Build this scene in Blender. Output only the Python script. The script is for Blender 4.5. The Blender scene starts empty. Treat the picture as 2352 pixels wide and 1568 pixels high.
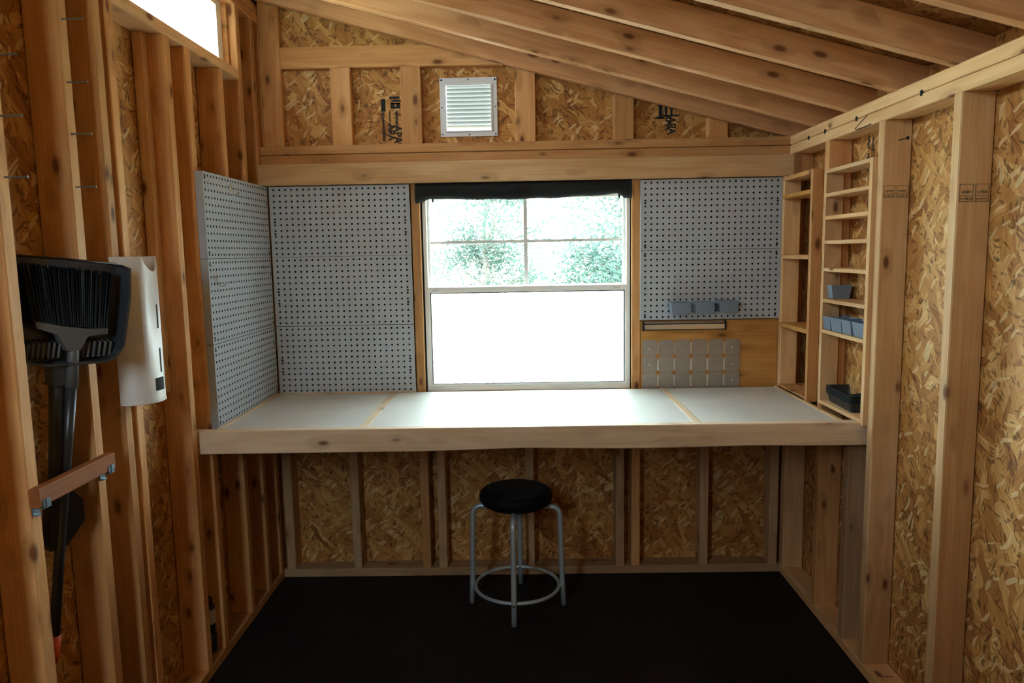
import bpy, math, random
from mathutils import Vector, Matrix
random.seed(7)
S = bpy.context.scene
COL = S.collection

# ------------------------------------------------------------------ camera
def cam_axes(yaw, pitch, roll):
    f = Vector((math.sin(yaw)*math.cos(pitch), math.cos(yaw)*math.cos(pitch), math.sin(pitch)))
    r = Vector((math.cos(yaw), -math.sin(yaw), 0)); u = r.cross(f)
    return (r*math.cos(roll)+u*math.sin(roll), -r*math.sin(roll)+u*math.cos(roll), f)
cd = bpy.data.cameras.new('camera'); cam = bpy.data.objects.new('camera', cd); COL.objects.link(cam)
r_, u_, f_ = cam_axes(-0.0151, -0.1196, -0.0182)
M = Matrix((r_, u_, -f_)).transposed().to_4x4(); M.translation = (1.1026, -3.2078, 1.4507)
cam.matrix_world = M
cd.sensor_width = 36; cd.lens = 1701.7/2352*36; cd.clip_start = 0.02; cd.clip_end = 200
S.camera = cam

# ------------------------------------------------------------------ sky and exposure
wd = bpy.data.worlds.new('overcast_sky'); S.world = wd; wd.use_nodes = True
wt = wd.node_tree; bg = wt.nodes['Background']; bg.inputs[0].default_value = (0.80, 0.93, 1.0, 1)
# overcast sky: three times brighter overhead than at the horizon
wc = wt.nodes.new('ShaderNodeTexCoord'); wz = wt.nodes.new('ShaderNodeSeparateXYZ'); wm = wt.nodes.new('ShaderNodeMapRange')
wt.links.new(wc.outputs['Generated'], wz.inputs[0]); wt.links.new(wz.outputs[2], wm.inputs[0]); wt.links.new(wm.outputs[0], bg.inputs[1])
wm.inputs[1].default_value = 0; wm.inputs[2].default_value = 1; wm.inputs[3].default_value = 4.7; wm.inputs[4].default_value = 14.0
S.view_settings.view_transform = 'Standard'; S.view_settings.look = 'None'
S.view_settings.gamma = 1; S.view_settings.use_curve_mapping = False
S.view_settings.exposure = 1.9
S.cycles.max_bounces = 7; S.cycles.diffuse_bounces = 5; S.cycles.glossy_bounces = 3; S.cycles.transmission_bounces = 3
def portal(name, loc, rot, sx, sy):
    l = bpy.data.lights.new(name, 'AREA'); l.shape = 'RECTANGLE'; l.size = sx; l.size_y = sy; l.cycles.is_portal = True
    o = bpy.data.objects.new(name, l); o.location = loc; o.rotation_euler = rot; COL.objects.link(o)
portal('sky_portal', (1.124, .13, 1.3), (-math.pi/2, 0, 0), .90, .90)          # back window
portal('sky_portal', (-.13, -.66, 2.31), (0, -math.pi/2, 0), .26, .92)          # clerestory window
portal('sky_portal', (-.13, -2.68, 2.31), (0, -math.pi/2, 0), .26, 1.68)           # added clerestory window, out of view
portal('sky_portal', (.19, -3.64, 1.84), (math.pi/2, 0, 0), .34, .76)            # added front wall window, behind the camera
sl_ = bpy.data.lights.new('sun', 'SUN'); sl_.energy = 22.0; sl_.angle = .02; sl_.color = (1, .96, .88)
sun = bpy.data.objects.new('sun', sl_); sun.rotation_euler = (math.radians(-8), math.radians(38), 0); COL.objects.link(sun)   # from the right, over the low eave

# ------------------------------------------------------------------ node helpers
class NT:
    def __init__(s, name):
        s.m = bpy.data.materials.new(name); s.m.use_nodes = True; s.t = s.m.node_tree
        s.p = s.t.nodes['Principled BSDF']; s.out = s.t.nodes['Material Output']
    def n(s, typ, ins=None, **kw):
        nd = s.t.nodes.new(typ)
        for k, v in kw.items(): setattr(nd, k, v)
        for k, v in (ins or {}).items():
            if hasattr(v, 'bl_idname') or hasattr(v, 'is_linked'): s.t.links.new(v, nd.inputs[k])
            else: nd.inputs[k].default_value = v
        return nd
    def math(s, op, a, b=0.0, c=None):
        d = {0: a, 1: b}
        if c is not None: d[2] = c
        return s.n('ShaderNodeMath', d, operation=op).outputs[0]
    def ramp(s, fac, stops, interp='LINEAR'):
        nd = s.n('ShaderNodeValToRGB', {0: fac}); cr = nd.color_ramp; cr.interpolation = interp
        while len(cr.elements) < len(stops): cr.elements.new(.5)
        for e, (p, c) in zip(cr.elements, stops): e.position = p; e.color = (*c, 1) if len(c) == 3 else c
        return nd.outputs[0]
    def mix(s, f, a, b, mode='MIX'):
        nd = s.n('ShaderNodeMix', data_type='RGBA', blend_type=mode)
        for k, v in ((0, f), (6, a), (7, b)):
            if hasattr(v, 'is_linked'): s.t.links.new(v, nd.inputs[k])
            else: nd.inputs[k].default_value = (*v, 1) if isinstance(v, tuple) and len(v) == 3 else v
        return nd.outputs[2]
    def set(s, **kw):
        for k, v in kw.items():
            i = s.p.inputs[k.replace('_', ' ')]
            if hasattr(v, 'is_linked'): s.t.links.new(v, i)
            else: i.default_value = (*v, 1) if isinstance(v, tuple) and len(v) == 3 else v
        return s
    def bump(s, h, dist, strength=.5):
        s.set(Normal=s.n('ShaderNodeBump', {'Height': h, 'Distance': dist, 'Strength': strength}).outputs[0])
def plain(name, col, rough=.5, metal=0., noise=0., nscale=40., bump=0., **kw):
    t = NT(name); t.set(Base_Color=col, Roughness=rough, Metallic=metal, **kw)
    if noise or bump:
        c = t.n('ShaderNodeTexCoord').outputs['Object']
        nz = t.n('ShaderNodeTexNoise', {'Vector': c, 'Scale': nscale, 'Detail': 4.0}).outputs[0]
        if noise: t.set(Base_Color=t.mix(nz, tuple(x*(1-noise) for x in col), tuple(min(1, x*(1+noise)) for x in col)))
        if bump: t.bump(nz, bump)
    return t.m
def wood(name, light, mid, dark, knots=1.0, vary=.22, knotcol=(.15, .048, .014)):
    t = NT(name)
    rnd = t.n('ShaderNodeObjectInfo').outputs['Random']
    off = t.n('ShaderNodeCombineXYZ', {0: t.math('MULTIPLY', rnd, 37.0), 1: t.math('MULTIPLY', rnd, 91.0), 2: t.math('MULTIPLY', rnd, 53.0)}).outputs[0]
    c = t.n('ShaderNodeVectorMath', {0: t.n('ShaderNodeTexCoord').outputs['Object'], 1: off}, operation='ADD').outputs[0]
    # knots: points scattered through the timber
    vk = t.n('ShaderNodeMapping', {'Vector': c, 'Scale': (7.5, 17., 17.)}).outputs[0]
    vor = t.n('ShaderNodeTexVoronoi', {'Vector': vk, 'Scale': 1.0, 'Randomness': 1.0}, feature='F1')
    has = t.math('GREATER_THAN', t.n('ShaderNodeSeparateColor', {0: vor.outputs['Color']}).outputs[0], 1-.55*knots)
    kd = vor.outputs['Distance']
    core = t.math('MULTIPLY', t.n('ShaderNodeMapRange', {'Value': kd, 1: .21, 2: .10, 3: 0., 4: 1.}).outputs[0], has)
    halo = t.math('MULTIPLY', t.n('ShaderNodeMapRange', {'Value': kd, 1: .50, 2: .12, 3: 0., 4: 1.}).outputs[0], has)
    # growth rings bent round the knots
    big = t.n('ShaderNodeTexNoise', {'Vector': t.n('ShaderNodeMapping', {'Vector': c, 'Scale': (.9, 7., 7.)}).outputs[0], 'Scale': 1.0, 'Detail': 2.0}).outputs[0]
    ph = t.math('ADD', t.math('MULTIPLY', big, 42.0), t.math('MULTIPLY', halo, 5.0))
    rings = t.math('MULTIPLY_ADD', t.math('SINE', ph), .5, .5)
    fine = t.n('ShaderNodeTexNoise', {'Vector': t.n('ShaderNodeMapping', {'Vector': c, 'Scale': (4., 160., 160.)}).outputs[0], 'Scale': 1.0, 'Detail': 3.0}).outputs[0]
    patch = t.n('ShaderNodeTexNoise', {'Vector': t.n('ShaderNodeMapping', {'Vector': c, 'Scale': (1.6, 5., 5.)}).outputs[0], 'Scale': 1.0, 'Detail': 3.0}).outputs[0]
    v = t.math('ADD', t.math('MULTIPLY', rings, .13), t.math('ADD', t.math('MULTIPLY', fine, .40), t.math('MULTIPLY', patch, .46)))
    col = t.ramp(v, [(.26, dark), (.52, mid), (.80, light)])
    col = t.mix(t.math('MULTIPLY', halo, .45), col, tuple(a*.55 for a in mid))
    col = t.mix(t.math('MULTIPLY', core, .9), col, knotcol)
    val = t.n('ShaderNodeMapRange', {'Value': rnd, 3: 1-vary, 4: 1+vary*.5}).outputs[0]
    hs = t.n('ShaderNodeHueSaturation', {'Color': col, 'Value': val, 'Saturation': 1.0, 'Hue': .5, 'Fac': 1.0})
    t.set(Base_Color=hs.outputs[0], Roughness=.62)
    t.p.inputs['Specular IOR Level'].default_value = .25
    t.bump(fine, .0012, .5)
    return t.m
def osb(name, tint=1.0):
    t = NT(name)
    c = t.n('ShaderNodeTexCoord').outputs['Object']
    wob = t.n('ShaderNodeTexNoise', {'Vector': c, 'Scale': 9.0, 'Detail': 2.0}).outputs['Color']
    c = t.n('ShaderNodeVectorMath', {0: c, 1: t.n('ShaderNodeVectorMath', {0: wob, 3: .05}, operation='SCALE').outputs[0]}, operation='ADD').outputs[0]
    st = [(0, (.16, .050, .011)), (.14, (.36, .145, .037)), (.38, (.46, .210, .056)), (.60, (.55, .278, .080)), (.80, (.67, .395, .145)), (1, (.83, .60, .29))]
    swirl = t.n('ShaderNodeTexNoise', {'Vector': c, 'Scale': 7.0, 'Detail': 1.0}, noise_dimensions='2D').outputs['Color']
    col = None; h = None
    for k, (ang, sx, sy) in enumerate(((.25, 9, 34), (1.45, 8, 30), (-.7, 10, 40), (.9, 9, 36))):
        wv = t.n('ShaderNodeVectorMath', {0: c, 1: t.n('ShaderNodeVectorMath', {0: swirl, 3: (.05, -.06, .07, -.05)[k]}, operation='SCALE').outputs[0]}, operation='ADD').outputs[0]
        ro = t.n('ShaderNodeVectorRotate', {'Vector': wv, 'Angle': ang}, rotation_type='Z_AXIS').outputs[0]
        mp = t.n('ShaderNodeMapping', {'Vector': ro, 'Scale': (sx, sy, 0.0), 'Location': (k*3.7, k*5.1, 0)}).outputs[0]
        vo = t.n('ShaderNodeTexVoronoi', {'Vector': mp, 'Scale': 1.0, 'Randomness': 1.0}, voronoi_dimensions='2D')
        sp = t.n('ShaderNodeSeparateColor', {0: vo.outputs['Color']})
        fib = t.n('ShaderNodeTexNoise', {'Vector': t.n('ShaderNodeMapping', {'Vector': mp, 'Scale': (.7, 6., 1.)}).outputs[0], 'Scale': 1.0, 'Detail': 2.0}, noise_dimensions='2D').outputs[0]
        val = t.math('ADD', t.math('MULTIPLY_ADD', sp.outputs[0], .62, .16), t.math('MULTIPLY', t.math('SUBTRACT', fib, .5), .75))
        if col is None: col = val; h = val
        else:
            mask = t.math('GREATER_THAN', sp.outputs[1], .55)
            col = t.math('ADD', t.math('MULTIPLY', col, t.math('SUBTRACT', 1.0, mask)), t.math('MULTIPLY', val, mask))
    h = col
    col = t.ramp(col, st)
    for k, (ang, sx, sy, th) in enumerate(((.45, 34, 120, .86), (1.75, 30, 130, .86), (-.75, 20, 75, .87))):
        wv = t.n('ShaderNodeVectorMath', {0: c, 1: t.n('ShaderNodeVectorMath', {0: swirl, 3: (.08, -.09, .07)[k]}, operation='SCALE').outputs[0]}, operation='ADD').outputs[0]
        ro = t.n('ShaderNodeVectorRotate', {'Vector': wv, 'Angle': ang}, rotation_type='Z_AXIS').outputs[0]
        mp = t.n('ShaderNodeMapping', {'Vector': ro, 'Scale': (sx, sy, 0.0), 'Location': (k*2.3, k*7.7, 0)}).outputs[0]
        vo = t.n('ShaderNodeTexVoronoi', {'Vector': mp, 'Scale': 1.0, 'Randomness': 1.0}, voronoi_dimensions='2D')
        sp = t.n('ShaderNodeSeparateColor', {0: vo.outputs['Color']})
        m = t.math('MULTIPLY', t.math('GREATER_THAN', sp.outputs[0], th), t.math('LESS_THAN', vo.outputs['Distance'], .42))
        col = t.mix(t.math('MULTIPLY', m, .62), col, (.11, .045, .012) if k < 2 else (.80, .60, .32))
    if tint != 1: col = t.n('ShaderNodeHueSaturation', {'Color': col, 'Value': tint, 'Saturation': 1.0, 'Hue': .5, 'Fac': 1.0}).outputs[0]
    t.set(Base_Color=col, Roughness=.6); t.p.inputs['Specular IOR Level'].default_value = .3
    t.bump(t.n('ShaderNodeTexNoise', {'Vector': c, 'Scale': 60.0, 'Detail': 1.0}).outputs[0], .0012, .5)
    return t.m

m_wood = wood('spruce_lumber', (.80, .495, .24), (.66, .340, .135), (.50, .222, .072))
m_pale = wood('pale_spruce_lumber', (.88, .64, .38), (.76, .475, .24), (.60, .33, .14), .6)
m_grey = wood('weathered_spruce_lumber', (.68, .50, .31), (.55, .36, .20), (.42, .25, .125), .9)
m_raft = wood('reddish_rafter_lumber', (.78, .475, .26), (.64, .335, .16), (.47, .215, .085), 1.0, .12)
m_beam = wood('pale_beam_spruce', (.82, .68, .53), (.70, .55, .40), (.54, .38, .24), .5, .0)
m_pine = wood('varnished_pine', (.68, .37, .12), (.56, .275, .075), (.42, .18, .04), 1.0, .05)
m_red = wood('cedar_rail_wood', (.36, .135, .042), (.27, .088, .025), (.18, .05, .013), .3, .05)
m_osb = osb('oriented_strand_board')
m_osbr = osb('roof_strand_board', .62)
m_floor = plain('black_rubber_floor', (.013, .012, .0135), .7, 0, .35, 6, .0004, Specular_IOR_Level=.2)
m_peg = plain('grey_pegboard', (.42, .465, .525), .5, 0, .04, 60)
m_pegscrew = plain('dark_screw', (.03, .028, .025), .4, .6)
m_panel = plain('light_grey_bench_panel', (.66, .655, .635), .45, 0, .10, 9)
m_fabric = plain('black_fabric', (.006, .0065, .008), .9, 0, .3, 200, .0004)
m_seat = plain('black_vinyl_seat', (.003, .003, .005), .75, 0, 0, 40, 0, Specular_IOR_Level=.2)
m_bin = plain('slate_grey_plastic', (.175, .225, .30), .5, 0, .05, 30)
m_vinyl = plain('white_vinyl', (.90, .90, .89), .35)
m_muntin = plain('grey_muntin', (.75, .75, .72), .5)
m_gasket_shade = plain('dark_gasket_and_hole_shade', (.010, .010, .010), .9)  # gaskets; also paints shade into pegboard holes, seams and dispenser openings
m_ventm = plain('white_vent_metal', (.74, .77, .84), .4)
m_louvre = plain('grey_louvre_paint', (.17, .185, .21), .5)
m_stool = plain('silver_painted_tube', (.50, .60, .70), .42, .45)
m_chrome = plain('bright_steel', (.72, .73, .72), .22, 1.0)
m_steel = plain('brushed_steel_plate', (.42, .40, .375), .42, .85, .16, 26)
m_wplast = plain('white_plastic', (.74, .73, .735), .4)
m_black = plain('black_plastic', (.008, .0085, .011), .45)
m_dgrey = plain('dark_grey_plastic', (.040, .046, .058), .35)
m_mgrey = plain('mid_grey_plastic', (.10, .105, .11), .45)
m_handle = plain('dark_handle_tube', (.035, .04, .047), .35, .3)
m_orange = plain('orange_grip', (.55, .06, .012), .45)
m_ink = plain('stamp_ink', (.018, .017, .020), .8)
m_fade = plain('faded_stamp_ink', (.20, .155, .08), .8)
m_tray = plain('dark_tray_steel', (.022, .032, .040), .38, .3)
m_clip = plain('zinc_clip', (.20, .25, .29), .4, .7)
m_nail = plain('galvanised_nail', (.16, .165, .17), .55, .6)
m_label = plain('white_paper_label', (.62, .60, .56), .7)
m_bottle = plain('navy_plastic', (.014, .020, .035), .35)
m_barsteel = plain('satin_steel_bar', (.74, .74, .74), .28, .9)
def glass(name, haze):
    t = NT(name); nt = t.t
    tr = t.n('ShaderNodeBsdfTransparent', {0: (.97, 1.0, .99, 1)}); gl = t.n('ShaderNodeBsdfGlossy', {'Roughness': .02})
    fr = t.n('ShaderNodeFresnel', {'IOR': 1.45})
    mx = t.n('ShaderNodeMixShader', {0: t.math('MULTIPLY', fr.outputs[0], .8), 1: tr.outputs[0], 2: gl.outputs[0]})
    o = mx.outputs[0]
    if haze:
        di = t.n('ShaderNodeBsdfTranslucent', {0: (.9, .93, .93, 1)})
        o = t.n('ShaderNodeMixShader', {0: haze, 1: o, 2: di.outputs[0]}).outputs[0]
    nt.links.new(o, t.out.inputs[0]); return t.m
m_glass = glass('window_glass', 0); m_screen = glass('insect_screen_mesh', .35)
def leafmat():
    t = NT('pale_green_leaves')
    rnd = t.n('ShaderNodeTexNoise', {'Vector': t.n('ShaderNodeTexCoord').outputs['Object'], 'Scale': 3.0, 'Detail': 3.0}).outputs[0]
    col = t.ramp(rnd, [(.3, (.026, .050, .043)), (.7, (.048, .074, .064))])
    di = t.n('ShaderNodeBsdfDiffuse', {0: col}); tl = t.n('ShaderNodeBsdfTranslucent', {0: col})
    t.t.links.new(t.n('ShaderNodeMixShader', {0: .4, 1: di.outputs[0], 2: tl.outputs[0]}).outputs[0], t.out.inputs[0]); return t.m
m_leaf = leafmat()
m_bark = plain('grey_bark', (.06, .055, .05), .9, 0, .3, 20)
m_grass = plain('dry_meadow_ground', (.36, .38, .27), .9, 0, .4, 2)

# ------------------------------------------------------------------ object helpers
WM = {}
def link(name, me, mat, parent=None, Mw=None, smooth=False):
    if isinstance(me, tuple):
        d = bpy.data.meshes.new(name); d.from_pydata(me[0], [], me[1]); d.update(); me = d
    if mat is not None and not me.materials: me.materials.append(mat)
    if smooth:
        for p in me.polygons: p.use_smooth = True
    o = bpy.data.objects.new(name, me); COL.objects.link(o)
    Mw = Mw or Matrix.Identity(4)
    if parent is not None:
        o.parent = parent; o.matrix_basis = WM[parent.name].inverted() @ Mw
    else: o.matrix_basis = Mw
    WM[o.name] = Mw
    return o
def empty(name, loc, label=None, cat=None, group=None, kind=None):
    o = bpy.data.objects.new(name, None); COL.objects.link(o); o.empty_display_size = .05
    Mw = loc if isinstance(loc, Matrix) else Matrix.Translation(loc)
    o.matrix_basis = Mw; WM[o.name] = Mw
    return tag(o, label, cat, group, kind)
def tag(o, label=None, cat=None, group=None, kind=None):
    if label: o['label'] = label
    if cat: o['category'] = cat
    if group: o['group'] = group
    if kind: o['kind'] = kind
    return o
def T(*a): return Matrix.Translation(a)
def axes(a, b, c, o):
    m = Matrix((a, b, c)).transposed().to_4x4(); m.translation = o; return m
def cbox(L, w, t, ch=.003, nseg=1, fn=None):
    """prism along local X with chamfered long edges, centred"""
    hw, ht = w/2, t/2; ch = min(ch, hw*.45, ht*.45)
    prof = [(-hw+ch, -ht), (hw-ch, -ht), (hw, -ht+ch), (hw, ht-ch), (hw-ch, ht), (-hw+ch, ht), (-hw, ht-ch), (-hw, -ht+ch)]
    V, F = [], []
    for i in range(nseg+1):
        x = -L/2+L*i/nseg
        for y, z in prof:
            p = (x, y, z); V.append(fn(p) if fn else p)
        if i:
            b = (i-1)*8
            for k in range(8): F.append((b+k, b+(k+1) % 8, b+8+(k+1) % 8, b+8+k))
    F.append(tuple(range(7, -1, -1))); b = nseg*8; F.append(tuple(range(b, b+8)))
    return V, F
def board(name, parent, x0, x1, y0, y1, z0, z1, mat=None, roof=None, ch=.003):
    """axis-aligned timber; local X runs along its length.  roof: cut the top by that function of x"""
    mn = Vector((min(x0, x1), min(y0, y1), min(z0, z1))); mx = Vector((max(x0, x1), max(y0, y1), max(z0, z1)))
    d = mx-mn; c = (mn+mx)/2; k = max(range(3), key=lambda i: d[i])
    ax = [Vector((1, 0, 0)), Vector((0, 1, 0)), Vector((0, 0, 1))]
    a, b, e = ax[k], ax[(k+1) % 3], ax[(k+2) % 3]
    V, F = cbox(d[k], d[(k+1) % 3], d[(k+2) % 3], ch)
    Mw = axes(a, b, e, c)
    if roof:
        inv = Mw.inverted(); V2 = []
        for v in V:
            p = Mw @ Vector(v); p.z = min(p.z, roof(p.x)); V2.append(tuple(inv @ p))
        V = V2
    return link(name, (V, F), mat or m_wood, parent, Mw)
def boxes(L, ch=0):
    V, F = [], []
    for (x0, x1, y0, y1, z0, z1) in L:
        b = len(V)
        V += [(x, y, z) for z in (z0, z1) for y in (y0, y1) for x in (x0, x1)]
        F += [(b, b+2, b+3, b+1), (b+4, b+5, b+7, b+6), (b, b+1, b+5, b+4), (b+2, b+6, b+7, b+3), (b, b+4, b+6, b+2), (b+1, b+3, b+7, b+5)]
    return V, F
def add(a, b):
    o = len(a[0]); return a[0]+list(b[0]), a[1]+[tuple(i+o for i in f) for f in b[1]]
def tube(pts, r, n=10, cap=True):
    P = [Vector(p) for p in pts]; V, F = [], []
    rr = r if isinstance(r, (list, tuple)) else [r]*len(P)
    nrm = None
    for i, p in enumerate(P):
        t = (P[min(i+1, len(P)-1)]-P[max(i-1, 0)]).normalized()
        if nrm is None: nrm = t.orthogonal().normalized()
        nrm = (nrm-t*nrm.dot(t)).normalized(); bi = t.cross(nrm)
        for k in range(n):
            a = 2*math.pi*k/n; V.append(tuple(p+(nrm*math.cos(a)+bi*math.sin(a))*rr[i]))
        if i:
            b = (i-1)*n
            for k in range(n): F.append((b+k, b+(k+1) % n, b+n+(k+1) % n, b+n+k))
    if cap: F.append(tuple(range(n-1, -1, -1))); b = (len(P)-1)*n; F.append(tuple(range(b, b+n)))
    return V, F
def lathe(prof, n=32):
    V, F = [], []
    for r, z in prof:
        for k in range(n): V.append((r*math.cos(2*math.pi*k/n), r*math.sin(2*math.pi*k/n), z))
    for i in range(len(prof)-1):
        b = i*n
        for k in range(n): F.append((b+k, b+(k+1) % n, b+n+(k+1) % n, b+n+k))
    F.append(tuple(range(n-1, -1, -1))); b = (len(prof)-1)*n; F.append(tuple(range(b, b+n)))
    return V, F
def torus(R, r, n=48, m=10):
    V, F = [], []
    for i in range(n):
        a = 2*math.pi*i/n
        for j in range(m):
            b = 2*math.pi*j/m; q = R+r*math.cos(b); V.append((q*math.cos(a), q*math.sin(a), r*math.sin(b)))
    for i in range(n):
        for j in range(m): F.append((i*m+j, ((i+1) % n)*m+j, ((i+1) % n)*m+(j+1) % m, i*m+(j+1) % m))
    return V, F
def prism(poly, z0, z1):
    n = len(poly); V = [(x, y, z0) for x, y in poly]+[(x, y, z1) for x, y in poly]
    return V, [tuple(range(n-1, -1, -1)), tuple(range(n, 2*n))]+[(i, (i+1) % n, n+(i+1) % n, n+i) for i in range(n)]
def text_mesh(s, size, bold=0.0):
    c = bpy.data.curves.new('stamp', 'FONT'); c.body = s; c.size = size; c.align_x = 'LEFT'; c.offset = bold; c.resolution_u = 2
    o = bpy.data.objects.new('stamp', c); COL.objects.link(o)
    dg = bpy.context.evaluated_depsgraph_get(); me = bpy.data.meshes.new_from_object(o.evaluated_get(dg))
    bpy.data.objects.remove(o); bpy.data.curves.remove(c)
    me.materials.clear(); return me

# ------------------------------------------------------------------ dimensions
W = 2.24; D = .089; TH = .011; YF = -3.60
def rz(x): return 1.912+.27*(W-x)           # underside of the rafters
def deck(x): return rz(x)+.092              # underside of the roof deck

# ------------------------------------------------------------------ setting: floor, sheathed walls, roof
tag(link('floor', boxes([(-D-TH, W+D+TH, YF-TH, D+TH, -.05, 0)]), m_floor), 'black rubber floor of the shed', kind='structure')
tag(link('ground', boxes([(-45, 45, -45, 60, -.30, -.25)]), m_grass), 'pale meadow ground outside the shed', kind='structure')

def cells(xs, zs, skip, topf=None):
    """sheet in local XY with rectangular openings, thickness 0..TH along -Z"""
    V, F = [], []
    for i in range(len(xs)-1):
        for j in range(len(zs)-1):
            x0, x1, z0, z1 = xs[i], xs[i+1], zs[j], zs[j+1]
            xm, zm = (x0+x1)/2, (z0+z1)/2
            if any(a < xm < b and c < zm < d for a, b, c, d in skip): continue
            q = [(x0, z0), (x1, z0), (x1, z1), (x0, z1)]
            if topf and j == len(zs)-2: q = [(x0, z0), (x1, z0), (x1, topf(x1)), (x0, topf(x0))]
            V, F = add((V, F), prism(q, -TH, 0))
    return V, F
BX0, BX1 = .671, 1.577                       # window opening in the back wall
back_M = axes(Vector((1, 0, 0)), Vector((0, 0, 1)), Vector((0, -1, 0)), (0, D, 0))
vent = (.783, .985, 1.972, 2.172)
wb = link('wall_back', cells([-D, BX0, vent[0], vent[1], BX1, W+D], [0, .845, 1.748, vent[2], vent[3], 3], [(BX0, BX1, .845, 1.748), vent],
     lambda x: deck(x)), m_osb, None, back_M)
# the top row must stay above the vent: rows below it are flat, so trim anything above the roof
for v in wb.data.vertices:
    if v.co.y > deck(v.co.x): v.co.y = deck(v.co.x)
tag(wb, 'back wall of strand board between bare studs', kind='structure')
LW = (-1.12, -.20, 2.184, 2.435)             # clerestory window in the left wall
LW2 = (-3.52, -1.84, 2.184, 2.435)           # longer one added out of view for fill light
left_M = axes(Vector((0, 1, 0)), Vector((0, 0, 1)), Vector((1, 0, 0)), (-D, 0, 0))
wl = link('wall_left', cells([YF, LW2[0], LW2[1], LW[0], LW[1], D], [0, LW[2], LW[3], deck(-D)], [LW, LW2]), m_osb, None, left_M)
tag(wl, 'tall left wall of strand board between bare studs', kind='structure')
right_M = axes(Vector((0, -1, 0)), Vector((0, 0, 1)), Vector((-1, 0, 0)), (W+D, 0, 0))
wr = link('wall_right', cells([-D, -YF], [0, deck(W+D)], []), m_osb, None, right_M)
tag(wr, 'low right wall of strand board between bare studs', kind='structure')
front_M = axes(Vector((-1, 0, 0)), Vector((0, 0, 1)), Vector((0, 1, 0)), (0, YF, 0))
FW = (-.36, -.02, 1.46, 2.20)  # opening for the added front window
wf = link('wall_front', cells([-W-D, FW[0], FW[1], D], [0, FW[2], FW[3], 3], [FW], lambda x: deck(-x)), m_osb, None, front_M)
tag(wf, 'front wall of strand board behind the camera', kind='structure')
# roof deck: local X runs down the slope
sl = math.hypot(1, .27)
ceil_M = axes(Vector((1, 0, -.27))/sl, Vector((0, 1, 0)), Vector((.27, 0, 1))/sl, (0, 0, deck(0)))
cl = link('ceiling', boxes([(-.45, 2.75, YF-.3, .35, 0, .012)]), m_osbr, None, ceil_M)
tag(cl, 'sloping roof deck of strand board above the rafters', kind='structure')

# rafters (2x4 on edge, about 12 inches apart)
RL = 2.75
for i, y in enumerate([.019, -.259, -.554, -.876, -1.191, -1.505, -1.81, -2.115, -2.42, -2.725, -3.03, -3.335, -3.58]):
    V, F = cbox(RL, .038, .0888)
    link('rafter', (V, F), m_raft, cl, axes(Vector((1, 0, -.27))/sl, Vector((0, 1, 0)), Vector((.27, 0, 1))/sl,
         (W/2, y, rz(W/2)+.0465)))

# ---- left wall framing
SH = .0015                                   # tiny shadow gap behind studs
def lstud(yc, z0=.038, z1=2.43, mat=None, w=.038): return board('stud', wl, -D+SH, 0, yc-w/2, yc+w/2, z0, z1, mat)
board('bottom_plate', wl, -D+SH, 0, YF, D, 0, .038, m_wood)
board('top_plate', wl, -D+SH, 0, YF, D, 2.431, 2.468); board('top_plate', wl, -D+SH, 0, YF, D, 2.469, 2.506)
for y in (-1.612, -1.348, -1.196, -.181, -.019): lstud(y)
lstud(-1.135)
for y in (-.801, -.654, -.381): lstud(y, .038, 2.145)
board('furring', wl, -D+SH, -.054, -.852, -.8205, 1.02, 2.145, m_pale)
for y in (-2.02, -2.42, -2.82, -3.22): lstud(y, .038, 2.145)
for y in (-1.82, -3.56): lstud(y)
board('window_sill_plate', wl, -D+SH, 0, -3.52, -1.84, 2.146, 2.184, m_pale)
board('window_sill_plate', wl, -D+SH, 0.0, -1.115, -.2, 2.146, 2.184, m_pale)
lstud(.070)

# ---- right wall framing
def rstud(yc, z0=.038, z1=1.838, mat=None): return board('stud', wr, W, W+D-SH, yc-.019, yc+.019, z0, z1, mat)
board('bottom_plate', wr, W, W+D-SH, YF, D, 0, .038, m_pale)
board('top_plate', wr, W, W+D-SH, YF, .0, 1.839, 1.8765, m_pale); board('top_plate', wr, W, W+D-SH, YF, .0, 1.8785, 1.9155, m_pale)
for i, y in enumerate((-.381, -.801, -1.211, -1.617, -2.02, -2.43, -2.83, -3.24, -3.58)): rstud(y, mat=m_pale if i in (1, 2) else None)
rstud(-.019, .038, .84, m_pale); rstud(.07); rstud(-.019, 1.7485)
board('corner_post', wb, 2.2067, 2.279, -.034, -.0005, .853, 1.7475, m_pale)
rstud(-.636, .038, .785, m_grey)

# ---- back wall framing
board('bottom_plate', wb, 0, W, 0, D-SH, 0, .038, m_grey)
board('top_plate', wb, 0, W, 0, D-SH, 1.839, 1.8765); board('top_plate', wb, 0, W, 0, D-SH, 1.8785, 1.9155)
def bstud(xc, z0=.038, z1=1.838, mat=None, y0=0): return board('stud', wb, xc-.019, xc+.019, y0, D-SH, z0, z1, mat)
bstud(.036, mat=m_grey); bstud(.337, mat=m_grey); bstud(.651); bstud(1.594); bstud(1.899, mat=m_grey); bstud(2.209, mat=m_grey)
for x in (.726, 1.121, 1.524): bstud(x, .038, .79, m_grey)
board('rough_sill', wb, .672, 1.576, .0, D-SH, .807, .845)
board('header_board', wb, -.085, 2.275, -.038, 0, 1.748, 1.837, m_pale)
board('pine_backboard', wb, 1.614, 2.204, -.006, 0.0, .846, 1.1465, m_pine, ch=.001)
# gable: flat 2x4s above the double plate
def gflat(name, x0, x1, z0, z1, mat=None): return board(name, wb, x0, x1, D-.038, D-SH, z0, z1, mat, roof=lambda x: rz(x)+.003)
for x0 in (.0005, .297, .597, 1.085, 1.505, 1.905): gflat('gable_stud', x0, x0+.087, 1.916, 2.2425 if .2 < x0 < .9 else 3)
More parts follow.
